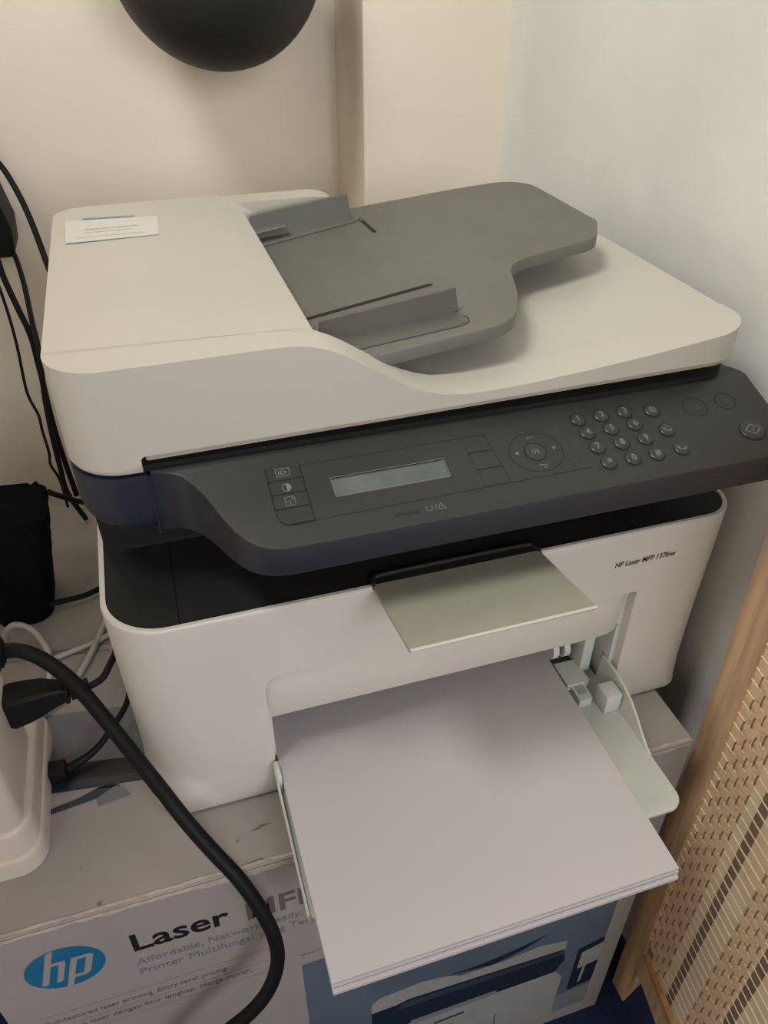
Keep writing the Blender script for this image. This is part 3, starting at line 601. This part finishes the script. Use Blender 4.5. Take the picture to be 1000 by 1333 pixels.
link('cable_socket', tube([(-135, 900, -262), (-134, 899, -270)], [5, 3.4], sub=1), M_black, HB)
GR = 'thin black cables behind the printer'
cable('black_cable', [(-134, 899, -268), (-122, 880, -262), (-111.4, 820.0, -273.4), (-104.1, 750.0, -289.6), (-100.6, 716.0, -303), (-105, 704.0, -345.0), (-107.0, 698.0, -381), (-107.5, 694.0, -412), (-107, 690.0, -440), (-96, 684, -471)], 2.5, M_cable, 'black cable dropping straight from the wall adapter beside the printer', GR)
cable('black_cable', [(-170, 934, -40), (-150, 880, -62), (-128, 830, -108), (-109.4, 800.0, -148.4), (-96.9, 790.0, -168.9), (-85.0, 760.0, -194.4), (-75.3, 720.0, -229.1), (-70, 706.0, -263.0), (-66, 700, -320), (-70, 700, -400), (-72, 700, -472)], 2.6, M_cable, 'uppermost black cable, passing right of the wall adapter and behind the printer lid', GR)
cable('black_cable', [(-158, 868, -212), (-146, 820, -206), (-124.2, 780.0, -229.9), (-120.0, 770.0, -252.9), (-113.5, 756.0, -277.5), (-108.0, 746.0, -300.0), (-108, 743.0, -330), (-110, 742, -400), (-106, 735, -474)], 2.8, M_cable, 'short black cable slanting in from the left edge to join the straight one', GR)
cable('black_cable', [(-166, 868, -222), (-150, 815, -216), (-128.2, 770.0, -247.1), (-123.7, 760.0, -276.3), (-122.6, 750.0, -309.9), (-124.3, 740.0, -352.5), (-118.7, 730.0, -373.1), (-118.5, 725.0, -387.4), (-117.3, 718.0, -409.6), (-118.6, 715.0, -421.0), (-113.9, 712.0, -438.2), (-111.9, 700.0, -464)], 1.4, M_cable, 'thinnest, kinked black cable, leftmost on the wall below the adapter', GR)
cable('black_cable', [(-106.4, 596.0, -376.0), (-103.8, 600.0, -381.8), (-90.6, 620.0, -405.5), (-82.4, 640.0, -423.6), (-74, 660, -440)], 2.4, M_cable, 'black cable from the top of the fabric pouch to the printer', GR)
cable('black_cable', [(-130, 556, -464), (-114, 558.0, -464), (-98, 562, -466), (-84, 570, -468), (-66, 580, -472)], 2.5, M_cable, 'black cable from the foot of the fabric pouch to the printer', GR)
GW = 'white cables on the box behind the power strip'
cable('white_cable', [(-160, 530, -470), (-155.1, 520.0, -452.4), (-145.4, 515.0, -442.8), (-133.7, 510.0, -447.5), (-124.6, 495.0, -454.7), (-123.4, 485.0, -460.5), (-125, 474.0, -468), (-129.1, 462.0, -472)], 2.3, M_wcable, 'pale cable bending in a loop in front of the fabric pouch', GW)
cable('white_cable', [(-74, 640.0, -440), (-76, 590.0, -455.4), (-77, 550.0, -462.0), (-81, 530.0, -468.8), (-92, 500.0, -471), (-102, 478.0, -472), (-116, 452, -472), (-140, 436, -472)], 2.4, M_wcable, 'pale cable curving down along the left side of the printer', GW)
cable('white_cable', [(-125, 498.0, -471.7), (-106.1, 503.0, -472), (-86.5, 509.0, -472), (-70, 520, -472)], 2.2, M_wcable, 'pale cable lying straight across between pouch and printer', GW)
# ------------------------------------------------------------------ black ball on the back wall
BA = empty('wall_globe', W(118, 936, 30), 'large matte black ball-shaped object on the wall, cut off by the top edge', 'globe')
bm = bmesh.new(); n = 48; rg = []; cxb, cyb, czb, rb = 110.0, 838.0, -11.0, 93.5
for k in range(1, 32):
    a = PI*k/32; rg.append([(cxb+rb*math.sin(a)*math.cos(2*PI*j/n), cyb+rb*math.sin(a)*math.sin(2*PI*j/n), czb+rb*math.cos(a)) for j in range(n)])
loft(rg, bm); link('shell', bm, M_ball, BA)
link('wall_arm', tube([(110, 915, -5), (110, 936, -5)], 30, sub=1, seg=20), M_black, BA)
# ------------------------------------------------------------------ bamboo screen
SC2 = empty('bamboo_screen', W(356, 270, -925), 'pale wooden screen with woven bamboo panel and brown stripes, leaning by the right wall', 'screen')
def shear_post(bm):                     # the post leans back slightly
    for v in bm.verts: v.co.y += (v.co.z)*0.0215
    return bm
pb = prism(rpoly([(354.6, 270.5, 1), (386, 281.5, 1), (386, 296, 1), (354.6, 292.5, 1)], 2), -925, -150)
link('post', shear_post(pb), M_wood, SC2)
dv = Vector((.13, .99, 0)).normalized(); nv = Vector((dv.y, -dv.x, 0)); ov = Vector((352, 269, 0))
def MP(s, z, l=0.0):      # s mm toward the room along the panel, l mm out of it
    p = ov-dv*s-nv*l; return (p.x, p.y, z)
def slab(s0, s1, z0, z1, l0, l1, bm=None, ls=0.0):
    """box lying in the panel plane"""
    bm = bm or bmesh.new(); return loft([[MP(s0, z0, l0), MP(s1, z0, l0), MP(s1, z0, l1), MP(s0, z0, l1)], [MP(s0+ls, z1, l0), MP(s1+ls, z1, l0), MP(s1+ls, z1, l1), MP(s0+ls, z1, l1)]], bm)
SMX = 200
link('stile', loft([[MP(-6.5, -807, -6), MP(3.0, -803, -6), MP(3.0, -803, 2.4), MP(-6.5, -807, 2.4)], [MP(-14.0, -615, -6), MP(-2.4, -615, -6), MP(-2.4, -615, 2.4), MP(-14.0, -615, 2.4)], [MP(-19.2, -470, -6), MP(-4.4, -470, -6), MP(-4.4, -470, 2.4), MP(-19.2, -470, 2.4)], [MP(-20.5, -150, -6), MP(-4.2, -150, -6), MP(-4.2, -150, 2.4), MP(-20.5, -150, 2.4)]]), M_wood, SC2)
link('bottom_rail', loft([[MP(-5.5, -808, -16), MP(-5.5, -846, -16), MP(-5.5, -846, -1), MP(-5.5, -808, -1)], [MP(SMX, -833, -16), MP(SMX, -872, -16), MP(SMX, -872, -1), MP(SMX, -833, -1)]]), M_wood, SC2)
link('rail_lip', loft([[MP(-4, -800, -14), MP(-4, -812, -14), MP(-4, -811, 0.2), MP(-4, -804, 0.2)], [MP(SMX, -826, -14), MP(SMX, -846, -14), MP(SMX, -846, 0.2), MP(SMX, -830, 0.2)]]), M_woodo, SC2)
link('backing', slab(-6, SMX, -800, -150, -4, -2.2), M_gap, SC2)
# woven field: one splint per row, a brown strip per row, stitched by upright canes
PITCH = 11.6
def sag(s): return -0.128*s if False else 0.0
rows_n = 0; z = -800.0; k = 0
base_me = None
th = [3.5, 10.8, 18.1, 25.4, 32.7]; th2 = [73.5, 80.8, 88.1, 95.4]; th3 = [136, 143.3, 150.6, 157.9]
zc = -797.0
random.seed(9)
def clip_z(s): return -793-0.30*max(0, s)        # lower edge of the mat follows the rail lip
rowz = []
while zc < -160: rowz.append(zc); zc += PITCH
zc = -797.0
while zc > -850: zc -= PITCH; rowz.insert(0, zc)
thr = [bmesh.new() for _ in range(2)]
for i, z in enumerate(rowz):
    # first s where the row is above the rail lip
    s0 = -6.0 if z > -795 else (-(z+795)/0.16 if z > -830 else None)
    if s0 is None or s0 > SMX-10: continue
    h = PITCH-0.7; mt = M_splint[i % 2]
    wv = random.uniform(-0.15, 0.15)
    sp = link('splint', loft([[MP(s0, z, -2.0+wv), MP(s0, z+h, -2.0+wv), MP(s0, z+h, -0.9+wv), MP(s0, z+h*0.5, -0.35+wv), MP(s0, z, -0.9+wv)], [MP(SMX, z, -2.0+wv), MP(SMX, z+h, -2.0+wv), MP(SMX, z+h, -0.9+wv), MP(SMX, z+h*0.5, -0.35+wv), MP(SMX, z, -0.9+wv)]]), mt, SC2, 0)
    for (a, c, mm, nm) in ((34.5, 72.0, M_splp, 'pale_strip'), (98.0, 134.0, M_splp, 'pale_strip')):
        if a > s0: link(nm, slab(a, c, z+0.5, z+h-0.3, -0.9, 0.25+wv), mm, SC2, 0)
    for (a, c) in ((45.0, 53.5), (101.0, 109.5)):
        if a > s0: link('brown_strip', slab(a, c, z+1.1, z+h-1.3, -0.2, 0.7), M_spld, SC2, 0)
    for a, c in ((34.5, 72.0), (98.0, 134.0), (-5.0, 4.0)):
        if a > s0 or a < 0 and z > -790: link('splint_rib', slab(a, c, z+h-0.1, z+h+0.55, -0.4, 0.8), M_edge, SC2, 0)
    for j, s in enumerate(th+th2+th3):
        if s < s0: continue
        if (i+j) % 2 == 0: slab(s-0.42, s+0.42, z+0.6, z+h-0.2, -1.2, 0.3, thr[0])
        else: slab(s-3.3, s+3.3, z+0.4, z+h-0.1, -1.2, -0.12, thr[1])
tag(link('stitching', thr[0], M_gap, SC2, 0), kind='stuff')
tag(link('weaver_strips', thr[1], M_splint[0], SC2, 0), kind='stuff')
